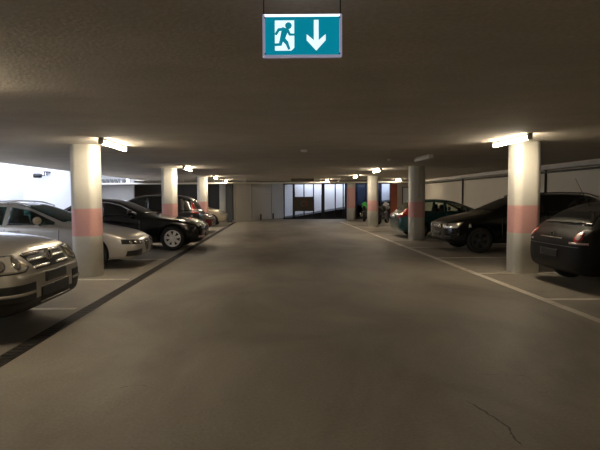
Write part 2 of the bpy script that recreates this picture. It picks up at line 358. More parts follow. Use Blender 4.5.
class Car:
    def __init__(s, p, label, cat, loc, rot, paint, name='car'):
        s.p = p; s.paint = paint
        s.root = thing(name, label, cat, loc, rot)
        s.make_body()
    def make_body(s):
        p = s.p; L = p['L']/2; W = p['W']/2; H = p['H']; g = p['g']
        s.top = p['top']                                # [(x, z)] profile of the roof line, front to rear
        belt = p['belt']; xw = p['cowl'][0]
        nose, tail = p.get('nose', 0.62), p.get('tail', 0.74)
        hf = s.top[0][1]; hr = s.top[-1][1]
        xs = sorted({round(x, 3) for x, _ in s.top[1:-1]} | {round(p['axf'], 3), round(p['axr'], 3)}, reverse=True)
        xs = [x for x in xs if abs(x) < L-0.22]
        st = [(L, g+p.get('lipf', 0.17), hf-0.10, W*nose, None), (L-0.045, g+0.06, hf-0.02, W*lerp(nose, 1, 0.5), None), (L-0.18, g+0.01, hf+p.get('rise', 0.02), W*lerp(nose, 1, 0.80), None)]
        if p.get('snub'): st[0] = (L, g+0.17, hf-0.05, W*nose, None)
        for x in xs:
            e = 1.0-0.045*max(0, (abs(x)-L*0.45)/(L*0.55))**2
            st.append((x, g, piece(s.top, x), W*e, None))
        st += [(-L+0.18, g+0.02, hr+p.get('tailrise', 0.05), W*lerp(tail, 1, 0.78), None), (-L+0.045, g+0.08, hr, W*lerp(tail, 1, 0.5), None), (-L, g+0.2, hr-0.12, W*tail, None)]
        bm = bmesh.new(); rings = []
        for x, zb, zt, wd, _ in st:
            cab = max(0.0, min(1.0, (zt-(belt+0.05))/(H-belt-0.05)))       # how much greenhouse
            zbelt = min(belt, zt-0.085)
            wr = lerp(wd*0.80, W*p.get('roofw', 0.66), cab)
            zm = lerp(zb, zbelt, 0.55)
            half = [(0, zb), (wd*0.62, zb), (wd*0.93, zb+0.015), (wd*0.985, zb+0.12), (wd*1.0, zm), (wd*0.972, zbelt), (lerp(wd*0.93, wd*0.90, cab), zbelt+lerp(0.035, 0.06, cab)),
                    (lerp(wr*1.0, wr*1.04, cab), zt-lerp(0.022, 0.07, cab)), (wr*0.78, zt-0.012), (0, zt+0.006)]
            ring = [bm.verts.new((x, y, z)) for y, z in half] + [bm.verts.new((x, -y, z)) for y, z in half[-2:0:-1]]
            rings.append(ring)
        n = len(rings[0])
        for a_, b_ in zip(rings, rings[1:]):
            for k in range(n): bm.faces.new((a_[k], a_[(k+1) % n], b_[(k+1) % n], b_[k]))
        for ring, flip in ((rings[0], False), (rings[-1], True)):
            h = n//2
            for k in range(h):
                a1, a2 = ring[k], ring[k+1]; b1, b2 = ring[(n-k) % n], ring[n-k-1]
                vs_ = [v for i, v in enumerate([a1, a2, b2, b1]) if v not in [a1, a2, b2, b1][:i]]
                if len(vs_) >= 3: bm.faces.new(vs_)
        bmesh.ops.recalc_face_normals(bm, faces=bm.faces)
        body = obj('body', bm, [s.paint, M_black], s.root, True)
        md = body.modifiers.new('s', 'SUBSURF'); md.levels = 3; md.render_levels = 3
        me = evaluated(body); body.modifiers.clear(); body.data = me
        s.bvh = BVHTree.FromPolygons([v.co[:] for v in me.vertices], [pp.vertices[:] for pp in me.polygons])
        s.body = body
        # cutters
        zc = p.get('clad', 0)
        for pp in me.polygons:
            if pp.center.z < zc: pp.material_index = 1
        cut = bmesh.new()
        for ax in (p['axf'], p['axr']):
            for sg in (1, -1):
                r = p['r']+0.055; yo = sg*(W+0.3); yi = sg*(W-0.27)
                pts = [(ax+r*math.cos(t), p['r']+0.02+r*math.sin(t)) for t in [2*PI*k/36 for k in range(36)]]
                prism(cut, pts, 'y', min(yo, yi), max(yo, yi), 1)
        s.boolean(cut)
        if p.get('hollow'):
            s.hollow()
        me = s.body.data
        for pp in me.polygons: pp.use_smooth = True
        try: me.set_sharp_from_angle(angle=math.radians(40))
        except Exception: pass
    def boolean(s, cut):
        bmesh.ops.recalc_face_normals(cut, faces=cut.faces)
        c = obj('cutter', cut, [s.paint, M_black])
        c.matrix_world = Matrix.Identity(4)
        old = s.body.parent; s.body.parent = None; s.body.matrix_world = Matrix.Identity(4)
        md = s.body.modifiers.new('b', 'BOOLEAN'); md.object = c; md.operation = 'DIFFERENCE'; md.solver = 'EXACT'
        me = evaluated(s.body); s.body.modifiers.clear(); s.body.data = me; s.body.parent = old
        bpy.data.objects.remove(c)
    # -- projected panels
    def hit(s, az, u, z):
        d = Vector((math.cos(az), math.sin(az), 0)); ua = Vector((-math.sin(az), math.cos(az), 0))
        o = d*8+ua*u+Vector((0, 0, z)); r = s.bvh.ray_cast(o, -d)
        return r[0], r[1]
    def panel(s, name, pts, azdeg, m, off=0.006, thick=0.02, parent=None, step=0.05):
        """pts: approximate 3D outline; flattened along azimuth and dropped on the body skin"""
        az = math.radians(azdeg); ua = Vector((-math.sin(az), math.cos(az), 0)); d = Vector((math.cos(az), math.sin(az), 0))
        uv = [(Vector(q_).dot(ua), q_[2]) for q_ in pts]
        bm = bmesh.new(); vv = [bm.verts.new((u, v, 0)) for u, v in uv]; bm.faces.new(vv)
        us = [u for u, v in uv]; zs = [v for u, v in uv]
        for ax, lo, hi in ((0, min(us), max(us)), (1, min(zs), max(zs))):
            t = lo+step
            while t < hi-0.004:
                co = [0, 0, 0]; no = [0, 0, 0]; co[ax] = t; no[ax] = 1
                bmesh.ops.bisect_plane(bm, geom=bm.verts[:]+bm.edges[:]+bm.faces[:], plane_co=co, plane_no=no)
                t += step
        bad = []; inner = {}
        for v in bm.verts:
            r = s.hit(az, v.co.x, v.co.y)
            if r[0] is None: bad.append(v); continue
            nn = r[1]; 
            if nn.dot(d) < 0: nn = -nn
            inner[v] = r[0]-nn*thick; v.co = r[0]+nn*off
        if bad: bmesh.ops.delete(bm, geom=bad, context='VERTS')
        if not bm.faces: bm.free(); return None
        bm.normal_update()
        ref = sum((f.normal*f.calc_area() for f in bm.faces), Vector())
        if ref.dot(d) < 0: bmesh.ops.reverse_faces(bm, faces=bm.faces)
        # give it thickness
        es = [e for e in bm.edges if e.is_boundary]; vmap = {}
        for v in list(bm.verts):
            vmap[v] = bm.verts.new(inner[v])
        for f in list(bm.faces):
            bm.faces.new([vmap[v] for v in reversed(f.verts)])
        for e in es:
            a_, b_ = e.verts
            try: bm.faces.new((a_, b_, vmap[b_], vmap[a_]))
            except Exception: pass
        bmesh.ops.recalc_face_normals(bm, faces=bm.faces)
        return obj(name, bm, m, parent or s.root, True)
    def glasspoly(s, x0, x1, mt=0.115, mb=0.03):
        b = s.p['belt']+mb; tp = []; n = 24
        for k in range(n+1):
            x = lerp(x0, x1, k/n); z = piece(s.top, x)-mt
            if z > b+0.015: tp.append((x, z))
        return [(tp[0][0], b), *tp, (tp[-1][0], b)]
    def hollow(s):
        p = s.p; W = p['W']/2; b = p['belt']; H = p['H']
        # cabin volume tapering to the roof
        cut = bmesh.new()
        xa, xb = p['cabin']
        n = 14; secs = []
        for k in range(n+1):
            x = lerp(xa, xb, k/n); zt = max(piece(s.top, x)-0.09, b+0.02)
            t = (zt-b)/(H-b)
            wt = lerp(W*0.84, W*0.60, max(0, t)); wb = W*0.86
            secs.append([cut.verts.new(c) for c in ((x, -wb, 0.42), (x, wb, 0.42), (x, wb, b), (x, wt, zt), (x, -wt, zt), (x, -wb, b))])
        for A, B in zip(secs, secs[1:]):
            for i in range(6): f = cut.faces.new((A[i], A[(i+1) % 6], B[(i+1) % 6], B[i])); f.material_index = 1
        f = cut.faces.new(secs[0]); f.material_index = 1
        f = cut.faces.new(secs[-1][::-1]); f.material_index = 1
        s.boolean(cut)
        for x0, x1 in p['win']:
            cut = bmesh.new(); prism(cut, s.glasspoly(x0, x1), 'y', -1.3, 1.3, 1); s.boolean(cut)
        for (yz, xr) in ((s.screen(1), (p['cabin'][0]-0.9, 1.9)), (s.screen(-1), (-L_(p)-0.1, p['cabin'][1]+0.75))):
            cut = bmesh.new(); prism(cut, yz, 'x', xr[0], xr[1], 1); s.boolean(cut)
        # seats
        zs = 0.50
        for x, ys in ((p['seats'][0], (-0.38, 0.38)), (p['seats'][1], (-0.42, 0.0, 0.42))):
            for y in ys:
                bm = bmesh.new(); wd = 0.25 if len(ys) == 2 else 0.21
                box(bm, x-0.02, x+0.5, y-wd, y+wd, 0.36, 0.56, bev=0.05)
                k = len(bm.verts)
                box(bm, x-0.14, x+0.02, y-wd, y+wd, 0.5, p['headz']-0.15, bev=0.05)
                obj('seat', bm, M_soft, s.root, True)
                bm = bmesh.new(); box(bm, x-0.17, x-0.05, y-0.15, y+0.15, p['headz']-0.17, p['headz'], bev=0.04)
                tube(bm, [(x-0.1, y-0.05, p['headz']-0.25), (x-0.1, y-0.05, p['headz']-0.1)], 0.01, 6); tube(bm, [(x-0.1, y+0.05, p['headz']-0.25), (x-0.1, y+0.05, p['headz']-0.1)], 0.01, 6)
                obj('headrest', bm, M_soft, s.root, True)
    def screen(s, sg):
        p = s.p; W = p['W']/2; H = p['H']
        if sg > 0: zb, zt = p['cowl'][1]+0.045, H-0.085
        else: zb, zt = p['rglass'][0], p['rglass'][1]
        wt = W*p.get('roofw', 0.66)-0.06; wb = W*0.79
        return [(-wb, zb), (wb, zb), (wt, zt), (-wt, zt)]
    def glass(s, m_side=M_glass, m_front=M_glass, chrome=False, off=0.004):
        p = s.p
        for x0, x1 in p['win']:
            for sg in (1, -1):
                s.panel('side_window', [(x, 0, z) for x, z in s.glasspoly(x0, x1, 0.11, 0.025)], 90*sg, m_side, off, 0.004 if p.get('hollow') else 0.012)
        if chrome:
            x0 = p['win'][0][0]; x1 = p['win'][-1][1]
            o_ = s.glasspoly(x0, x1, 0.10, 0.0); tp = o_[1:-1]
            outer = tp; inner = [(x, z-0.022) for x, z in tp]
            b = p['belt']
            for sg in (1, -1):
                s.panel('chrome_window_trim', [(x, 0, z) for x, z in outer+inner[::-1]], 90*sg, M_chrome, 0.007, 0.01, step=0.08)
        for sg in (1, -1):
            q_ = s.screen(sg); nm = 'windscreen' if sg > 0 else 'rear_window'
            s.panel(nm, [(0, y, z) for y, z in q_], 0 if sg > 0 else 180, m_front, off, 0.004 if p.get('hollow') else 0.012)
    def wheels(s, rim=M_alloy, spokes=7, style='spoke'):
        p = s.p; W = p['W']/2; r = p['r']; rr = r*0.68
        tb = bmesh.new(); tw = 0.11
        lathe_y(tb, [(rr, -tw), (r-0.03, -tw), (r-0.008, -tw+0.02), (r, -tw+0.05), (r, tw-0.05), (r-0.008, tw-0.02), (r-0.03, tw), (rr+0.01, tw-0.005), (rr, tw-0.02), (rr, -tw)], 40)
        t = None
        for ax in (p['axf'], p['axr']):
            for sg in (1, -1):
                bm = tb.copy()
                o = obj('wheel', bm, M_rubber, s.root); o.location = (ax, sg*(W-0.135), r)
                b2 = bmesh.new()
                lathe_y(b2, [(rr+0.004, 0.095*sg), (rr-0.012, 0.105*sg), (rr-0.03, 0.09*sg), (rr-0.035, 0.0)], 40)
                lathe_y(b2, [(rr, 0.0), (0, 0.0)], 24, mi=1)
                lathe_y(b2, [(0.075, 0.02*sg), (0.07, 0.085*sg), (0.03, 0.095*sg), (0, 0.095*sg)], 20)
                for k in range(spokes):
                    a_ = 2*PI*k/spokes+0.3; ca, sa = math.cos(a_), math.sin(a_)
                    def P(rad, tt, y): return b2.verts.new((rad*ca-tt*sa, y*sg, rad*sa+tt*ca))
                    w0, w1 = (0.034, 0.046*7/spokes) if style == 'spoke' else (0.03, 0.04)
                    A = [P(0.05, -w0, 0.085), P(0.05, w0, 0.085), P(rr-0.02, w1, 0.092), P(rr-0.02, -w1, 0.092)]
                    B = [P(0.05, -w0, 0.05), P(0.05, w0, 0.05), P(rr-0.02, w1, 0.06), P(rr-0.02, -w1, 0.06)]
                    b2.faces.new(A); b2.faces.new(B[::-1])
                    for i in range(4): b2.faces.new((A[i], B[i], B[(i+1) % 4], A[(i+1) % 4]))
                bmesh.ops.recalc_face_normals(b2, faces=b2.faces)
                obj('rim', b2, [rim, M_black], o)
        tb.free()
    def mirrors(s, m=None, x=None, z=None, cap=1.0):
        p = s.p; W = p['W']/2; x = p['win'][0][0]-0.28 if x is None else x; z = z or p['belt']+0.10
        for sg in (1, -1):
            bm = bmesh.new(); bmesh.ops.create_icosphere(bm, subdivisions=3, radius=1)
            for v in bm.verts:
                v.co = Vector((x+v.co.x*0.085*(1 if v.co.x > 0 else 0.5), sg*(W+0.07)+v.co.y*0.125, z+0.02+v.co.z*0.082))
            o = obj('wing_mirror', bm, m or s.paint, s.root, True)
            bm = bmesh.new(); tube(bm, [(x, sg*(W-0.07), z-0.08), (x, sg*(W+0.03), z-0.02)], 0.025, 8); obj('mirror_arm', bm, M_black, o)
            bm = bmesh.new(); bmesh.ops.create_uvsphere(bm, u_segments=16, v_segments=8, radius=1)
            for v in bm.verts: v.co = Vector((x-0.043+v.co.x*0.006, sg*(W+0.07)+v.co.y*0.105, z+0.02+v.co.z*0.064))
            obj('mirror_glass', bm, M_chrome, o, True)
    def side_details(s, doors, handles, seam=M_black):
        p = s.p; b = p['belt']
        for sg in (1, -1):
            for x in doors:
                s.panel('door_seam', [(x, 0, p['g']+0.16), (x, 0, b), (x+0.012, 0, b), (x+0.012, 0, p['g']+0.16)], 90*sg, seam, 0.0015, 0.01, step=0.1)
            for x in handles:
                bm = bmesh.new(); r = s.hit(math.radians(90*sg), -x*sg, b-0.10)[0]
                if r: 
                    box(bm, x-0.10, x+0.10, r.y-0.02, r.y+0.02*1.0, b-0.115, b-0.085, bev=0.008)
                    for v in bm.verts: v.co.y += sg*0.02
                    obj('door_handle', bm, s.paint, s.root)
    def bar(s, name, y0, y1, z0, z1, az, m, off=0.01, thick=0.02, L=0):
        return s.panel(name, [(0, y0, z0), (0, y1, z0), (0, y1, z1), (0, y0, z1)], az, m, off, thick)
    def rails(s, x0, x1, m):
        p = s.p; y = p['W']/2*p.get('roofw', 0.66)-0.02
        for sg in (1, -1):
            bm = bmesh.new(); pts = []
            for k in range(13):
                x = lerp(x0, x1, k/12); lift = 0.035*min(1, min(k, 12-k)/1.5)
                pts.append((x, sg*y, piece(s.top, x)-0.03+lift))
            tube(bm, pts, 0.017, 8)
            for k in (3, 9):
                tube(bm, [pts[k], (pts[k][0], pts[k][1], pts[k][2]-0.06)], 0.014, 6)
            obj('roof_rail', bm, m, s.root, True)

def L_(p): return p['L']/2

def zbox(y0, y1, z0, z1): return [(0, y0, z0), (0, y1, z0), (0, y1, z1), (0, y0, z1)]
def rot_pts(pts): return pts

# ---- large silver off-roader, nearest left
suv = dict(L=4.75, W=1.93, H=1.72, g=0.27, r=0.37, axf=1.46, axr=-1.40, belt=1.10, cowl=(0.98, 1.13), roofw=0.70, lipf=0.10, nose=0.64,
           rise=0.11,
           top=[(2.375, 0.80), (2.1, 0.99), (1.75, 1.06), (1.4, 1.10), (0.98, 1.14), (0.2, 1.60), (-0.15, 1.69), (-0.7, 1.72), (-1.5, 1.68), (-1.95, 1.58), (-2.2, 1.22), (-2.375, 1.05)],
           win=[(0.65, -0.35), (-0.45, -1.30), (-1.38, -2.0)], rglass=(1.20, 1.55), clad=0.44)
c = Car(suv, 'large warm silver off-roader at left edge, nose to the aisle, nearest the camera', 'car', (-4.95, 5.78, 0), 0, P_silver)
c.glass(); c.wheels(M_alloy, 5); c.mirrors(); c.side_details([0.75, -0.4, -1.35], [-0.2, -1.15])
c.rails(0.0, -1.9, M_chrome)
for sg in (1, -1):
    hl = [(2.0, sg*0.80, 0.745), (1.75, sg*0.93, 0.77), (1.68, sg*0.93, 0.88), (1.95, sg*0.86, 0.925), (2.20, sg*0.60, 0.90), (2.30, sg*0.50, 0.79), (2.25, sg*0.56, 0.75)]
    c.panel('headlamp_surround', [((x_+0.0), y_*1.0+sg*(0.02 if i_ in (1, 2) else -0.015 if i_ in (4, 5, 6) else 0), z_+(0.012 if i_ in (2, 3, 4) else -0.012)) for i_, (x_, y_, z_) in enumerate(hl)], 38*sg, M_black, 0.003, 0.02, step=0.03)
    h = c.panel('headlamp', hl, 38*sg, M_lens, 0.007, 0.02, step=0.03)
    for (yy, xx, rr) in ((0.64, 2.23, 0.055), (0.78, 2.10, 0.055)):
        pts = [(xx+0.0*math.cos(t), sg*yy+rr*math.cos(t)*sg*0.9, 0.835+rr*math.sin(t)) for t in [2*PI*k/16 for k in range(16)]]
        big = [(xx, sg*yy+(rr+0.022)*math.cos(t)*sg*0.9, 0.835+(rr+0.012)*math.sin(t)) for t in [2*PI*k/16 for k in range(16)]]
        c.panel('reflector_bowl', big, 38*sg, M_gunmetal, 0.010, 0.006, parent=h, step=0.03)
        c.panel('reflector', pts, 38*sg, M_bulb, 0.013, 0.006, parent=h, step=0.03)
    c.panel('indicator_lens', [(2.30, sg*0.51, 0.795), (2.22, sg*0.585, 0.80), (2.20, sg*0.60, 0.885)], 38*sg, M_amber, 0.009, 0.006, parent=h, step=0.03)
    v = c.panel('side_intake', [(2.05, sg*0.78, 0.43), (2.30, sg*0.42, 0.43), (2.30, sg*0.42, 0.62), (2.03, sg*0.80, 0.62), (1.96, sg*0.85, 0.58), (1.98, sg*0.84, 0.47)], 35*sg, M_black, 0.003, 0.02, step=0.03)
    c.panel('intake_blade', [(2.0, sg*0.84, 0.505), (2.30, sg*0.43, 0.505), (2.30, sg*0.43, 0.535), (2.0, sg*0.84, 0.535)], 35*sg, P_silver, 0.016, 0.01, step=0.03, parent=v)
gr = c.panel('grille', [(0, -0.40, 0.74), (0, 0.40, 0.74), (0, 0.46, 0.90), (0, 0.35, 0.915), (0, -0.35, 0.915), (0, -0.46, 0.90)], 0, M_black, 0.004)
for z in (0.765, 0.835, 0.895):
    c.bar('grille_bar', -0.43, -0.10, z-0.011, z+0.011, 0, M_chrome, 0.014).parent = gr
    c.bar('grille_bar', 0.10, 0.43, z-0.011, z+0.011, 0, M_chrome, 0.014).parent = gr
def ringpanel(c, y, z, r0, r1, az, m, off, par):
    n = 20; bm = bmesh.new()
    h0 = c.hit(math.radians(az), y if az == 0 else -y, z)[0]
    sx = 1 if az == 0 else -1
    for k in range(n):
        t0, t1 = 2*PI*k/n, 2*PI*(k+1)/n
        A = [(h0.x+sx*off, y+r*math.cos(t), z+r*math.sin(t)) for r, t in ((r0, t0), (r1, t0), (r1, t1), (r0, t1))]
        a1 = [bm.verts.new(q_) for q_ in A]; b1 = [bm.verts.new((q_[0]-sx*0.03, q_[1], q_[2])) for q_ in A]
        bm.faces.new(a1); bm.faces.new(b1[::-1])
        for i in (1, 3): bm.faces.new((a1[i], b1[i], b1[(i+1) % 4], a1[(i+1) % 4]))
    bmesh.ops.recalc_face_normals(bm, faces=bm.faces)
    return obj('badge', bm, m, par), h0
bd, h0 = ringpanel(c, 0, 0.835, 0.072, 0.088, 0, M_chrome, 0.03, c.root)
bm = bmesh.new(); xx = h0.x+0.028
for seg_ in (((-0.045, 0.06), (0, -0.005)), ((0, -0.005), (0.045, 0.06)), ((-0.066, 0.03), (-0.028, -0.055)), ((-0.028, -0.055), (0, 0.005)), ((0, 0.005), (0.028, -0.055)), ((0.028, -0.055), (0.066, 0.03))):
    tube(bm, [(xx, seg_[0][0], 0.835+seg_[0][1]), (xx, seg_[1][0], 0.835+seg_[1][1])], 0.008, 6)
obj('badge_letters', bm, M_chrome, bd)
li = c.panel('lower_intake', zbox(-0.36, 0.36, 0.40, 0.54), 0, M_black, 0.004)
c.bar('chrome_intake_trim', -0.38, 0.38, 0.545, 0.562, 0, M_chrome, 0.01)
c.bar('chrome_lip', -0.38, 0.38, 0.372, 0.39, 0, M_chrome, 0.008)
c.bar('number_plate', -0.26, 0.26, 0.585, 0.695, 0, M_platedk, 0.016)
for sg in (1, -1): c.panel('tail_lamp', [(-2.0, sg*0.93, 1.0), (-2.35, sg*0.6, 1.0), (-2.3, sg*0.6, 1.2), (-2.0, sg*0.9, 1.2)], 90*sg+40*sg, M_red)

# ---- silver estate behind the nearest left column
est = dict(L=4.66, W=1.83, H=1.46, g=0.19, r=0.325, axf=1.38, axr=-1.32, belt=0.93, cowl=(0.95, 0.965), roofw=0.66, nose=0.56, lipf=0.14,
           top=[(2.33, 0.64), (2.05, 0.74), (1.7, 0.83), (1.35, 0.895), (0.95, 0.965), (0.05, 1.36), (-0.35, 1.435), (-0.9, 1.46), (-1.5, 1.43), (-1.95, 1.33), (-2.2, 1.0), (-2.33, 0.88)],
           win=[(0.60, -0.38), (-0.47, -1.30), (-1.38, -1.98)], rglass=(1.02, 1.28), hollow=True, cabin=(0.75, -2.05), seats=(-0.25, -1.15), headz=1.29)
c = Car(est, 'silver estate car behind the nearest left column, nose to the aisle', 'car', (-5.28, 11.3, 0), 0, P_silver2)
c.glass(M_tealglass, M_tealglass); c.wheels(M_alloydk, 5); c.mirrors(P_gold); c.side_details([0.72, -0.42, -1.34], [-0.2, -1.15])
c.rails(0.0, -1.9, M_chrome)
for sg in (1, -1):
    h = c.panel('headlamp', [(1.98, sg*0.84, 0.54), (2.3, sg*0.36, 0.51), (2.3, sg*0.34, 0.60), (1.98, sg*0.84, 0.64)], 35*sg, M_lensdk, 0.004, 0.02, step=0.03)
    for k in range(3):
        yy = 0.46+k*0.13; xx = 2.27-k*0.07
        c.panel('reflector', [(xx, sg*yy+0.042*math.cos(t)*sg, 0.572+0.036*math.sin(t)) for t in [2*PI*j/12 for j in range(12)]], 35*sg, M_bulb, 0.008, 0.006, parent=h, step=0.03)
    c.panel('side_intake', [(2.0, sg*0.78, 0.28), (2.25, sg*0.34, 0.27), (2.25, sg*0.34, 0.41), (2.0, sg*0.76, 0.39)], 30*sg, M_black, 0.003, 0.02, step=0.03)
g_ = c.panel('shield_grille', [(0, -0.05, 0.30), (0, 0.05, 0.30), (0, 0.20, 0.56), (0, 0.0, 0.60), (0, -0.20, 0.56)], 0, M_black, 0.004)
for k in range(5):
    z = 0.36+k*0.045; w_ = 0.05+(z-0.30)*0.45; c.bar('grille_bar', -w_, w_, z-0.006, z+0.006, 0, M_chrome, 0.012).parent = g_
c.bar('number_plate', 0.24, 0.62, 0.34, 0.44, 12, M_platedk, 0.016)
for sg in (1, -1): c.panel('tail_lamp', [(-2.0, sg*0.9, 0.78), (-2.3, sg*0.5, 0.78), (-2.3, sg*0.5, 0.9), (-2.0, sg*0.9, 0.9)], 130*sg, M_red)

# ---- black saloon
sal = dict(L=4.95, W=1.88, H=1.52, g=0.20, r=0.35, axf=1.62, axr=-1.36, belt=0.97, cowl=(0.92, 1.01), roofw=0.66, nose=0.60,
           top=[(2.475, 0.74), (2.2, 0.83), (1.9, 0.90), (1.5, 0.945), (0.92, 1.01), (0.1, 1.41), (-0.25, 1.49), (-0.7, 1.515), (-1.1, 1.48), (-1.75, 1.12), (-2.1, 1.06), (-2.475, 0.98)],
           win=[(0.58, -0.38), (-0.46, -1.30), (-1.36, -1.55)], rglass=(1.12, 1.40))
c = Car(sal, 'black saloon with bright alloy wheels beyond the silver estate', 'car', (-4.60, 15.1, 0), 0, P_black)
c.glass(chrome=True); c.wheels(M_alloybr, 7); c.mirrors(x=0.45); c.side_details([0.68, -0.42, -1.33], [-0.2, -1.15], M_gunmetal)
for sg in (1, -1):
    h = c.panel('headlamp', [(2.08, sg*0.84, 0.68), (2.42, sg*0.42, 0.66), (2.42, sg*0.42, 0.73), (2.0, sg*0.86, 0.78)], 35*sg, M_lensdk, 0.004, 0.02, step=0.03)
    for k in range(2):
        yy = 0.54+k*0.15; xx = 2.36-k*0.09
        c.panel('reflector', [(xx, sg*yy+0.05*math.cos(t)*sg, 0.705+0.032*math.sin(t)) for t in [2*PI*j/12 for j in range(12)]], 35*sg, M_bulb, 0.008, 0.006, parent=h, step=0.03)
    g_ = c.panel('kidney_grille', [(0, sg*0.03, 0.52), (0, sg*0.30, 0.52), (0, sg*0.31, 0.68), (0, sg*0.04, 0.70)], 0, M_chrome, 0.008)
    c.panel('grille_slats', [(0, sg*0.05, 0.54), (0, sg*0.28, 0.54), (0, sg*0.29, 0.66), (0, sg*0.06, 0.68)], 0, M_black, 0.013, parent=g_)
    c.panel('fog_lamp', [(2.2, sg*0.72, 0.36), (2.35, sg*0.5, 0.36), (2.35, sg*0.5, 0.42), (2.2, sg*0.72, 0.42)], 30*sg, M_bulb, 0.005)
    c.panel('tail_lamp', [(-2.1, sg*0.9, 0.78), (-2.45, sg*0.5, 0.78), (-2.45, sg*0.5, 0.9), (-2.1, sg*0.9, 0.9)], 130*sg, M_red)
c.bar('number_plate', -0.26, 0.26, 0.38, 0.48, 0, M_platedk, 0.016)
c.bar('chrome_sill_line', 0, 0, 0, 0.01, 0, M_chrome) if False else None

# ---- dark people carrier, tail to the aisle
mpv = dict(L=4.5, W=1.8, H=1.64, g=0.22, r=0.32, axf=1.32, axr=-1.33, belt=0.99, cowl=(1.15, 1.03), roofw=0.72, nose=0.6, tail=0.80,
           top=[(2.25, 0.76), (2.0, 0.86), (1.6, 0.96), (1.15, 1.04), (0.25, 1.53), (-0.2, 1.62), (-0.8, 1.64), (-1.5, 1.60), (-1.95, 1.50), (-2.13, 1.18), (-2.25, 1.02)],
           win=[(0.75, -0.30), (-0.38, -1.2), (-1.28, -1.95)], rglass=(1.13, 1.47))
c = Car(mpv, 'dark people carrier with red tail lamp, parked tail out behind the black saloon', 'car', (-5.02, 18.75, 0), PI, P_navy)
c.glass(); c.wheels(M_alloydk, 5); c.mirrors(); c.side_details([0.8, -0.34, -1.24], [-0.15, -1.05])
for sg in (1, -1):
    h = c.panel('tail_lamp', [(-2.0, sg*0.88, 0.95), (-2.22, sg*0.66, 0.92), (-2.14, sg*0.66, 1.28), (-2.02, sg*0.76, 1.32)], 138*sg, M_red, 0.008)
    c.panel('clear_lens', [(-2.05, sg*0.84, 0.98), (-2.2, sg*0.66, 0.98), (-2.2, sg*0.66, 1.10), (-2.05, sg*0.84, 1.10)], 138*sg, M_redlt, 0.012, 0.006, parent=h)
    c.panel('headlamp', [(1.9, sg*0.82, 0.70), (2.2, sg*0.45, 0.68), (2.2, sg*0.45, 0.76), (1.85, sg*0.84, 0.80)], 35*sg, M_lens)
c.bar('number_plate', -0.26, 0.26, 0.70, 0.80, 180, M_plate, 0.012)
c.bar('bumper_strip', -0.7, 0.7, 0.50, 0.54, 180, M_black, 0.01)

# ---- small dark red car and champagne car further back left
sm = dict(L=3.9, W=1.66, H=1.44, g=0.2, r=0.29, axf=1.2, axr=-1.2, belt=0.93, cowl=(0.95, 0.97), roofw=0.70, nose=0.6,
          top=[(1.95, 0.70), (1.7, 0.80), (1.35, 0.90), (0.95, 0.97), (0.2, 1.36), (-0.2, 1.43), (-0.8, 1.44), (-1.3, 1.39), (-1.68, 1.26), (-1.84, 1.0), (-1.95, 0.86)],
          win=[(0.6, -0.25), (-0.33, -1.1), (-1.18, -1.6)], rglass=(0.99, 1.24))
c = Car(sm, 'small dark red car showing between the people carrier and the champagne car', 'car', (-4.72, 22.2, 0), 0, P_red)
c.glass(); c.wheels(M_alloydk, 6); c.mirrors()
for sg in (1, -1):
    c.panel('headlamp', [(1.65, sg*0.76, 0.60), (1.9, sg*0.42, 0.58), (1.9, sg*0.42, 0.68), (1.6, sg*0.78, 0.72)], 35*sg, M_lens)
    c.panel('tail_lamp', [(-1.7, sg*0.82, 0.75), (-1.93, sg*0.55, 0.75), (-1.9, sg*0.55, 0.95), (-1.7, sg*0.8, 0.95)], 130*sg, M_red)
c.bar('grille', -0.3, 0.3, 0.52, 0.60, 0, M_black, 0.006); c.bar('number_plate', -0.26, 0.26, 0.36, 0.46, 0, M_platedk, 0.012)
c = Car(dict(sm, H=1.45), 'pale champagne hatchback farthest back on the left, by the slim column', 'car', (-4.62, 26.9, 0), 0, P_gold)
c.glass(); c.wheels(M_alloydk, 6); c.mirrors()
for sg in (1, -1):
    c.panel('headlamp', [(1.65, sg*0.76, 0.58), (1.9, sg*0.42, 0.56), (1.9, sg*0.42, 0.66), (1.6, sg*0.78, 0.70)], 35*sg, M_lens)
    c.panel('tail_lamp', [(-1.7, sg*0.82, 0.75), (-1.93, sg*0.55, 0.75), (-1.9, sg*0.55, 0.95), (-1.7, sg*0.8, 0.95)], 130*sg, M_red)
c.bar('grille', -0.35, 0.35, 0.50, 0.58, 0, M_black, 0.006); c.bar('number_plate', -0.26, 0.26, 0.36, 0.46, 0, M_platedk, 0.012)

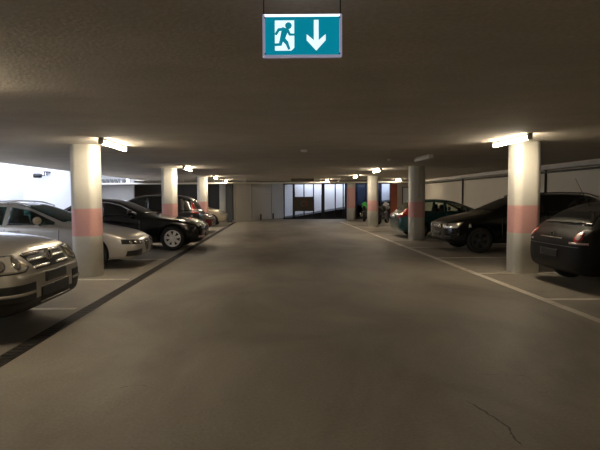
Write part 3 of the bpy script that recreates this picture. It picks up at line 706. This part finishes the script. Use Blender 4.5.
# ---- right side: near black hatchback, tail to the aisle
hat = dict(L=4.2, W=1.78, H=1.42, g=0.22, r=0.315, axf=1.22, axr=-1.30, belt=0.95, cowl=(1.05, 1.0), roofw=0.68, nose=0.6, tail=0.66, tailrise=0.10,
           top=[(2.1, 0.74), (1.85, 0.84), (1.45, 0.94), (1.05, 1.0), (0.25, 1.34), (-0.15, 1.41), (-0.75, 1.42), (-1.2, 1.385), (-1.55, 1.28), (-1.88, 1.03), (-2.1, 0.86)],
           win=[(0.7, -0.28), (-0.37, -1.45)], rglass=(1.02, 1.24))
c = Car(hat, 'near-black hatchback cut off by the right edge, round red tail lamp', 'car', (6.67, 8.38, 0), 0, P_brown)
c.glass(); c.wheels(M_alloydk, 5); c.mirrors(); c.side_details([0.75, -0.33], [-0.15])
for sg in (1, -1):
    def disc(y, z, r, xx, n=20): return [(xx, sg*y-0.6*0+sg*r*math.cos(t), z+r*math.sin(t)) for t in [2*PI*k/n for k in range(n)]]
    h = c.panel('tail_lamp', disc(0.66, 0.85, 0.080, -1.96), 162*sg, M_red, 0.010, 0.02, step=0.03)
    c.panel('clear_lens', disc(0.66, 0.85, 0.050, -1.96), 162*sg, M_redlt, 0.016, 0.01, parent=h, step=0.03)
    c.panel('reflector_strip', [(-2.0, sg*0.50, 0.735), (-1.85, sg*0.76, 0.735), (-1.85, sg*0.76, 0.765), (-2.0, sg*0.50, 0.765)], 150*sg, M_redlt, 0.008, 0.02)
    c.panel('headlamp', [(1.8, sg*0.82, 0.62), (2.05, sg*0.45, 0.60), (2.05, sg*0.45, 0.70), (1.75, sg*0.84, 0.74)], 35*sg, M_lens)
c.bar('tailgate_chrome_strip', -0.32, 0.32, 0.80, 0.815, 180, M_chrome, 0.008)
bd, h0 = ringpanel(c, 0, 0.86, 0.035, 0.048, 180, M_chrome, 0.012, c.root)
c.bar('number_plate', -0.26, 0.26, 0.50, 0.62, 180, M_black, 0.012)
c.bar('bumper_seam', -0.72, 0.72, 0.685, 0.695, 180, M_gunmetal, 0.004)
bm = bmesh.new(); tube(bm, [(-1.42, 0.0, 1.31), (-1.50, 0.0, 1.44), (-1.68, 0.0, 1.78)], [0.012, 0.006, 0.004], 6); obj('antenna', bm, M_black, c.root)

# ---- right: black compact off-roader, nose to the aisle
xt = dict(L=4.45, W=1.80, H=1.57, g=0.23, r=0.335, axf=1.36, axr=-1.30, belt=1.02, cowl=(1.05, 1.06), roofw=0.70, nose=0.62,
          top=[(2.225, 0.82), (1.95, 0.90), (1.5, 0.99), (1.05, 1.07), (0.2, 1.49), (-0.2, 1.555), (-0.8, 1.57), (-1.5, 1.55), (-1.95, 1.46), (-2.1, 1.15), (-2.225, 1.0)],
          win=[(0.68, -0.30), (-0.38, -1.2), (-1.28, -1.9)], rglass=(1.12, 1.42), clad=0.36)
c = Car(xt, 'black tall family car with roof rails behind the nearest right column, nose to the aisle', 'car', (6.68, 13.9, 0), PI, P_black)
c.glass(); c.wheels(M_rimblk, 5); c.mirrors(); c.side_details([0.8, -0.34, -1.24], [-0.15, -1.05], M_gunmetal); c.rails(0.1, -1.85, M_gunmetal)
for sg in (1, -1):
    h = c.panel('headlamp', [(1.92, sg*0.82, 0.66), (2.2, sg*0.46, 0.64), (2.2, sg*0.42, 0.75), (1.80, sg*0.85, 0.82)], 38*sg, M_lens, 0.006, 0.02, step=0.03)
    c.panel('reflector', [(2.1, sg*0.6+0.06*math.cos(t)*sg, 0.72+0.04*math.sin(t)) for t in [2*PI*j/12 for j in range(12)]], 38*sg, M_bulb, 0.010, 0.006, parent=h, step=0.03)
    c.panel('side_marker', [(1.60, 0, 0.68), (1.68, 0, 0.68), (1.66, 0, 0.76), (1.62, 0, 0.78)], 90*sg, M_lens, 0.006)
    c.panel('fog_lamp', [(2.0, sg*0.70, 0.38), (2.12, sg*0.52, 0.38), (2.12, sg*0.52, 0.45), (2.0, sg*0.70, 0.45)], 30*sg, M_gunmetal)
    c.panel('tail_lamp', [(-1.9, sg*0.88, 0.9), (-2.2, sg*0.6, 0.9), (-2.15, sg*0.6, 1.2), (-1.9, sg*0.8, 1.2)], 130*sg, M_red)
g_ = c.panel('grille', zbox(-0.34, 0.34, 0.64, 0.77), 0, M_black, 0.005)
for z in (0.665, 0.705, 0.745): c.bar('grille_bar', -0.33, 0.33, z-0.008, z+0.008, 0, M_chrome, 0.014).parent = g_
c.bar('number_plate', -0.26, 0.26, 0.44, 0.54, 0, M_platedk, 0.014)

# ---- right: teal hatchback, tail to the aisle, windows one can look through
tl = dict(L=4.1, W=1.72, H=1.40, g=0.2, r=0.30, axf=1.22, axr=-1.25, belt=0.90, cowl=(0.98, 0.95), roofw=0.68, nose=0.6, tail=0.78, tailrise=0.06,
          top=[(2.05, 0.70), (1.8, 0.80), (1.4, 0.89), (0.98, 0.95), (0.15, 1.32), (-0.25, 1.39), (-0.8, 1.40), (-1.3, 1.37), (-1.58, 1.28), (-1.88, 1.0), (-2.05, 0.88)],
          win=[(0.62, -0.30), (-0.38, -1.15), (-1.22, -1.55)], rglass=(0.99, 1.25), hollow=True, cabin=(0.75, -1.75), seats=(-0.25, -1.1), headz=1.20)
c = Car(tl, 'dark teal hatchback with red tail lamps behind the second right column', 'car', (6.42, 18.75, 0), 0, P_teal)
c.glass(M_clearglass, M_clearglass); c.wheels(M_alloydk, 6); c.mirrors(); c.side_details([0.74, -0.34, -1.2], [-0.15, -1.0], M_gunmetal)
for sg in (1, -1):
    h = c.panel('tail_lamp', [(-1.62, sg*0.84, 0.86), (-2.02, sg*0.58, 0.68), (-1.95, sg*0.55, 0.92), (-1.66, sg*0.72, 1.12)], 140*sg, M_red, 0.008)
    c.panel('clear_lens', [(-1.85, sg*0.72, 0.83), (-1.98, sg*0.6, 0.80), (-1.95, sg*0.6, 0.89), (-1.83, sg*0.72, 0.93)], 140*sg, M_redlt, 0.012, 0.006, parent=h)
    c.panel('headlamp', [(1.75, sg*0.8, 0.60), (2.0, sg*0.45, 0.58), (2.0, sg*0.45, 0.68), (1.7, sg*0.82, 0.72)], 35*sg, M_lens)
c.bar('number_plate', -0.26, 0.26, 0.70, 0.80, 180, M_plate, 0.012)

# ------------------------------------------------------------ emergency exit sign
SX, SY, SZ = 0.133, 2.56, 2.306
S = thing('exit_sign', 'hanging green emergency exit sign with running figure and down arrow', 'sign', (SX, SY, SZ))
S.rotation_euler = (0, 0, 0)
hw, hh = 0.192, 0.098
M_sg = mat('sign_face_teal', (0.0, 0.10, 0.13), 0.3, emit=(0.0, 0.13, 0.19), es=0.68)
M_sw = mat('sign_face_white', (0.8, 0.85, 0.85), 0.3, emit=(0.72, 0.88, 0.92), es=0.48)
M_led = mat('sign_top_glow', (0.8, 0.85, 0.9), 0.3, emit=(0.75, 0.85, 1.0), es=0.75)
M_sf = mat('sign_frame_grey', (0.62, 0.62, 0.70), 0.35, 0.2, emit=(0.34, 0.34, 0.50), es=0.22)
obj('sign_body', bx(-hw, hw, -0.006, 0.012, -hh, hh, bev=0.003), M_sf, S)
bm = bmesh.new()
for (a1, b1, c1, d1) in ((-hw-0.007, -hw+0.005, -hh-0.007, hh+0.006), (hw-0.005, hw+0.007, -hh-0.006, hh+0.006), (-hw, hw, -hh-0.007, -hh+0.004)):
    box(bm, a1, b1, -0.014, 0.010, c1, d1, bev=0.002)
obj('frame', bm, M_sf, S)
bm = bmesh.new(); box(bm, -hw-0.004, hw+0.004, -0.012, 0.012, hh-0.004, hh+0.008, bev=0.002); obj('light_strip', bm, M_led, S)
obj('sign_face', bx(-hw+0.006, hw-0.006, -0.0085, -0.006, -hh+0.004, hh-0.004), M_sg, S)
def flat(polys, y0, y1, m, name, par=S):
    bm = bmesh.new()
    for pl in polys: prism(bm, pl, 'y', y0, y1)
    return obj(name, bm, m, par)
def seg2(a, b, w0, w1):
    a = Vector(a); b = Vector(b); d = (b-a).normalized(); n = Vector((-d.y, d.x)); a = a-d*w0*0.5; b = b+d*w1*0.5
    return [tuple(a+n*w0), tuple(b+n*w1), tuple(b-n*w1), tuple(a-n*w0)]
# door panel, left of centre
flat([[(-0.137, -0.072), (-0.055, -0.072), (-0.040, -0.058), (-0.040, 0.076), (-0.137, 0.076)]], -0.0100, -0.0085, M_sw, 'door_pictogram')
# runner
parts_ = [[(-0.069+0.0165*math.cos(t), 0.050+0.0165*math.sin(t)) for t in [2*PI*k/18 for k in range(18)]]]
parts_ += [seg2((-0.086, 0.030), (-0.100, -0.016), 0.017, 0.012),      # trunk
           seg2((-0.092, 0.034), (-0.118, 0.030), 0.007, 0.007), seg2((-0.118, 0.030), (-0.132, 0.008), 0.007, 0.006),   # rear arm
           seg2((-0.074, 0.030), (-0.062, 0.006), 0.007, 0.006), seg2((-0.062, 0.006), (-0.038, 0.006), 0.0055, 0.005),  # front arm
           seg2((-0.097, -0.014), (-0.078, -0.034), 0.010, 0.009), seg2((-0.078, -0.034), (-0.066, -0.064), 0.008, 0.006),  # front leg
           seg2((-0.102, -0.014), (-0.110, -0.042), 0.009, 0.008), seg2((-0.110, -0.042), (-0.142, -0.044), 0.007, 0.006)]   # rear leg
flat(parts_, -0.0112, -0.0100, M_sg, 'running_figure')
flat([[(0.058, 0.078), (0.082, 0.078), (0.082, -0.022), (0.117, 0.008), (0.117, -0.022), (0.070, -0.073), (0.022, -0.022), (0.022, 0.008), (0.058, -0.022)]], -0.0100, -0.0085, M_sw, 'down_arrow')
bm = bmesh.new()
for sx in (-hw+0.0, hw-0.0):
    tube(bm, [(sx, 0.004, hh), (sx, 0.004, CEIL-SZ)], 0.0035, 6)
obj('suspension_rod', bm, M_black, S)
for sx in (-hw+0.006, hw-0.006):
    for sz in (-hh+0.008, hh-0.010):
        bm = bmesh.new(); lathe_y(bm, [(0.004, 0), (0.004, -0.003), (0, -0.003)], 10, (sx, -0.014, sz)); obj('screw', bm, M_black, S)

# ------------------------------------------------------------ gate and glazing at the ramp
G = thing('ramp_gate', 'black steel bar gate in front of the daylit ramp, brown board fixed on it', 'gate', (0, 34.1, 0))
GX = [0.50, 1.15, 1.85, 2.50, 3.15, 3.98, 4.52]
obj('top_rail', bx(0.42, 4.60, -0.05, 0.05, 2.36, CEIL), M_frame, G); obj('bottom_rail', bx(0.42, 4.60, -0.04, 0.04, 0.0, 0.10), M_frame, G)
for i, x in enumerate(GX):
    wd = {1: 0.15, 4: 0.20}.get(i, 0.075)
    obj('upright', bx(x-wd/2, x+wd/2, -0.04, 0.04, 0.02, 2.40), M_frame, G)
b_ = obj('notice_board', bx(1.12, 2.52, -0.09, -0.04, 0.55, 1.52, bev=0.01), M_board, G); b_['label'] = 'brown board fixed across the gate'
bm = bmesh.new(); lathe_y(bm, [(0.20, 0), (0.20, -0.008), (0.15, -0.008), (0.15, 0)], 24, (1.82, -0.091, 1.06)); obj('emblem', bm, mat('faded_emblem', (0.16, 0.12, 0.085), 0.6), b_)
bm = bmesh.new(); box(bm, 1.98, 2.10, -0.10, -0.09, 0.85, 1.2); obj('red_mark', bm, mat('red_mark', (0.20, 0.045, 0.03), 0.6), b_)
obj('control_box', bx(3.02, 3.22, -0.20, -0.05, 0.25, 1.65, bev=0.01), M_frame, G)
# fixed glazed screen to the right of the last column, darker glass
F = thing('glazed_screen', 'dark framed glass screen beyond the motorcycles, right of the gate', 'screen', (0, 34.1, 0))
bm = bmesh.new(); box(bm, 4.62, 7.78, -0.05, 0.05, 2.36, CEIL); box(bm, 4.62, 7.78, -0.04, 0.04, 0, 0.15)
for x in (4.66, 5.45, 6.05, 6.75, 7.10, 7.72): box(bm, x-0.035, x+0.035, -0.04, 0.04, 0.1, 2.4)
obj('screen_frame', bm, M_frame, F)
M_pane = see_through('smoky_pane', (0.16, 0.19, 0.24), 0.02)
M_pane2 = see_through('clear_pane', (0.8, 0.83, 0.88), 0.02)
for x0, x1, m in ((4.70, 5.42, M_pane), (5.48, 6.02, M_pane), (6.08, 6.72, M_pane), (6.78, 7.07, M_pane), (7.13, 7.69, M_pane2)):
    obj('pane', bx(x0, x1, -0.006, 0.006, 0.15, 2.38), m, F)
# red-brown door leaf, cabinet
D = tag(obj('steel_door', bx(7.28, 7.70, 32.0, 32.08, 0.01, 2.30, bev=0.01), M_redpanel), 'narrow red-brown door panel at the far right beside the cream wall', 'door')
bm = bmesh.new(); tube(bm, [(7.34, 31.97, 1.05), (7.46, 31.97, 1.05)], 0.015); obj('door_handle', bm, M_gunmetal, D)
bm = bmesh.new(); bmesh.ops.create_icosphere(bm, subdivisions=2, radius=0.06); 
for v in bm.verts: v.co += Vector((7.85, 31.9, 2.36))
box(bm, 7.84, 7.86, 31.88, 31.92, 2.36, CEIL)
tag(obj('globe_lamp', bm, M_whitep, smooth=True), 'tiny white globe hanging above the red-brown door', 'lamp')
W1 = struct('window_1', bx(8.60, 8.95, 34.14, 34.20, 0.9, 2.1), M_white)
for (a1, b1, c1, d1) in ((8.55, 8.60, 0.85, 2.15), (8.95, 9.0, 0.85, 2.15), (8.60, 8.95, 2.10, 2.15), (8.60, 8.95, 0.85, 0.90)):
    obj('window_frame', bx(a1, b1, 34.12, 34.2, c1, d1), M_post, W1)
B_ = thing('metal_cabinet', 'small grey cabinet standing by the cream wall behind the teal hatchback', 'cabinet', (7.9, 29.6, 0))
obj('body', bx(-0.28, 0.28, -0.2, 0.2, 0, 1.18, bev=0.01), M_grey, B_); obj('door', bx(-0.25, 0.25, -0.22, -0.2, 0.06, 1.12), M_grey, B_)

# dark box under the ceiling near the gate
bm = bmesh.new(); box(bm, 0.80, 2.05, 27.6, 27.9, CEIL-0.17, CEIL-0.01, bev=0.01)
tag(obj('ceiling_box', bm, M_board), 'long dark brown box under the ceiling in front of the gate', 'box')

# pipes and trays
def run(name, label, cat, pts, r, m, brackets=()):
    bm = bmesh.new(); tube(bm, pts, r, 12); o = tag(obj(name, bm, m, smooth=True), label, cat)
    for b in brackets:
        bb = bmesh.new(); box(bb, b[0]-0.02, b[0]+0.02, b[1]-0.02, b[1]+0.02, b[2], CEIL-0.001); box(bb, b[0]-0.03, b[0]+0.03, b[1]-0.07, b[1]+0.07, b[2]-0.01, b[2]+0.01)
        obj('bracket', bb, M_galv, o)
    return o
run('ceiling_pipe', 'long pale pipe crossing the whole garage under the ceiling near the back', 'pipe', [(-10.3, 29.0, 2.34), (9.0, 29.0, 2.34)], 0.05, M_pipe, [(x, 29.0, 2.36) for x in (-9, -7.2, -5.4, -3.6, -1.8, 0, 1.8, 3.6, 5.4, 7.2)])
run('sprinkler_pipe', 'thin dark pipe along the ceiling above the tan wall', 'pipe', [(-3.3, 30.2, 2.43), (7.4, 30.2, 2.43)], 0.03, M_post, [(x, 30.2, 2.43) for x in (-2, 0.5, 3)])
T = thing('cable_tray', 'galvanised cable tray with dark cables along the top of right wall', 'cable tray', (8.78, 0, 2.33))
bm = bmesh.new(); box(bm, -0.13, 0.13, 1.0, 34.2, 0, 0.01); box(bm, -0.13, -0.12, 1.0, 34.2, 0, 0.10); box(bm, 0.12, 0.13, 1.0, 34.2, 0, 0.06); obj('tray', bm, M_galv, T)
for k, (dx, rr) in enumerate(((-0.07, 0.018), (-0.02, 0.014), (0.04, 0.022))):
    bm = bmesh.new(); pts = [(dx+0.008*math.sin(j*1.3+k), 1.0+j*0.83, 0.01+rr+0.006*abs(math.sin(j+k))) for j in range(41)]; tube(bm, pts, rr, 6); obj('cable', bm, M_black, T)
for j in range(14):
    bm = bmesh.new(); y = 1.6+j*2.4; box(bm, -0.145, -0.135, y, y+0.03, -0.02, 0.195); box(bm, -0.145, 0.14, y, y+0.03, -0.02, -0.005); obj('bracket', bm, M_galv, T)
run('conduit', 'brown vertical conduit on right wall above the teal hatchback windscreen', 'pipe', [(9.05, 24.4, 0.1), (9.05, 24.4, 2.36)], 0.04, M_post)
run('conduit', 'vertical conduit on right wall just right of the nearest right column', 'pipe', [(9.06, 16.9, 0.1), (9.06, 16.9, 2.36)], 0.035, M_post)
run('wall_pipe', 'brown water pipe running along right wall beneath the cable tray', 'pipe', [(9.04, 1.0, 2.27), (9.04, 33.8, 2.27)], 0.03, M_post)

# black blower / spot on the left white wall
K = thing('wall_spotlight', 'black spotlight on bracket high on the bright white left wall', 'spotlight', (-8.82, 18.55, 2.36))
bm = bmesh.new(); lathe_y(bm, [(0, -0.16), (0.07, -0.16), (0.085, -0.13), (0.085, 0.08), (0.06, 0.14), (0, 0.14)], 20)
bmesh.ops.rotate(bm, verts=bm.verts, cent=(0, 0, 0), matrix=Matrix.Rotation(math.radians(-70), 3, 'Z')); obj('lamp_head', bm, M_black, K)
bm = bmesh.new(); tube(bm, [(0.10, 0, 0.0), (0.25, 0, 0.0), (0.25, 0, 0.15), (0.33, 0, 0.15), (0.33, 0, 0.0)], 0.02, 8); box(bm, 0.2, 0.38, 0.0, 0.25, 0.13, 0.16); obj('bracket', bm, M_black, K)

# louvred vent shelf high at the back left
V = thing('ventilation_grille', 'white high ledge with slanted dark louvres at back left wall', 'vent', (0, 29.5, 0))
bm = bmesh.new(); box(bm, -10.35, -8.05, -0.35, 0.08, 2.33, 2.38); box(bm, -10.35, -10.28, -0.3, 0.05, 2.38, 2.70); box(bm, -8.75, -8.68, -0.3, 0.05, 2.38, 2.70); obj('ledge', bm, M_white, V)
for k in range(6):
    x = -10.15+k*0.24; bm = bmesh.new()
    prism(bm, [(x, 2.385), (x+0.12, 2.385), (x+0.02, 2.62), (x-0.10, 2.62)], 'y', -0.2, 0.0); obj('louvre', bm, M_post, V)

# ceiling cast-in plates and detectors
for (x, y, lab) in ((0.60, 11.0, 'small round pale detector on the ceiling above the middle of the aisle'), (3.1, 13.8, 'small round detector on the ceiling right of the aisle')):
    bm = bmesh.new(); tube(bm, [(x, y, CEIL), (x, y, CEIL-0.03), (x, y, CEIL-0.05)], [0.07, 0.07, 0.04], 16)
    tag(obj('smoke_detector', bm, M_lampbody, smooth=True), lab, 'detector')

# ------------------------------------------------------------ motorcycles
def motorbike(loc, rot, label, fair, extra):
    t = thing('motorcycle', label, 'motorcycle', loc, rot)
    for x in (0.70, -0.68):
        bm = bmesh.new(); lathe_y(bm, [(0.22, -0.05), (0.29, -0.06), (0.315, 0), (0.29, 0.06), (0.22, 0.05), (0.22, -0.05)], 28)
        o = obj('wheel', bm, M_rubber, t); o.location = (x, 0, 0.315)
        bm = bmesh.new(); lathe_y(bm, [(0.225, -0.03), (0.205, -0.03), (0.205, 0.03), (0.225, 0.03)], 24); lathe_y(bm, [(0, -0.05), (0.05, -0.05), (0.05, 0.05), (0, 0.05)], 14)
        for k in range(6): a_ = PI*k/3; tube(bm, [(0.04*math.cos(a_), 0, 0.04*math.sin(a_)), (0.21*math.cos(a_), 0, 0.21*math.sin(a_))], 0.014, 6)
        obj('rim', bm, M_gunmetal, o)
    bm = bmesh.new()
    for sg in (1, -1): tube(bm, [(0.70, sg*0.09, 0.315), (0.46, sg*0.09, 0.88), (0.42, sg*0.09, 0.95)], 0.025, 8)
    obj('fork', bm, M_gunmetal, t)
    bm = bmesh.new(); tube(bm, [(0.40, -0.34, 1.00), (0.44, -0.12, 1.02), (0.44, 0.12, 1.02), (0.40, 0.34, 1.00)], 0.018, 8); obj('handlebar', bm, M_black, t)
    bm = bmesh.new(); box(bm, -0.18, 0.30, -0.15, 0.15, 0.26, 0.62, bev=0.05); tube(bm, [(-0.68, -0.12, 0.315), (-0.1, -0.12, 0.45)], 0.03, 6); tube(bm, [(-0.68, 0.12, 0.315), (-0.1, 0.12, 0.45)], 0.03, 6); obj('engine', bm, M_gunmetal, t)
    bm = bmesh.new(); tube(bm, [(0.32, 0, 0.78), (0.1, 0, 0.86), (-0.12, 0, 0.76)], [0.10, 0.16, 0.11], 14); obj('fuel_tank', bm, fair, t, True)
    bm = bmesh.new(); tube(bm, [(-0.08, 0, 0.76), (-0.35, 0, 0.76), (-0.62, 0, 0.86), (-0.82, 0, 0.92)], [0.10, 0.12, 0.10, 0.04], 12); obj('saddle', bm, M_black, t, True)
    bm = bmesh.new(); tube(bm, [(0.50, 0, 0.62), (0.62, 0, 0.86), (0.50, 0, 1.06), (0.42, 0, 1.16)], [0.10, 0.20, 0.17, 0.06], 14); obj('front_fairing', bm, extra, t, True)
    bm = bmesh.new(); tube(bm, [(0.80, 0, 0.86), (0.74, 0, 0.86)], [0.07, 0.09], 14); obj('headlight', bm, M_lens, t, True)
    bm = bmesh.new(); tube(bm, [(0, 0.16, 0.3), (-0.4, 0.2, 0.36), (-0.85, 0.2, 0.5)], [0.03, 0.05, 0.055], 10); obj('exhaust', bm, M_chrome, t, True)
    return t
motorbike((5.38, 30.7, 0), math.radians(78), 'dark motorcycle with bright green fairing between the two farthest right columns', M_green, M_green)
motorbike((5.85, 27.6, 0), math.radians(60), 'dark motorcycle with white fairing just right of the low pink-banded column', M_black, M_whitep)
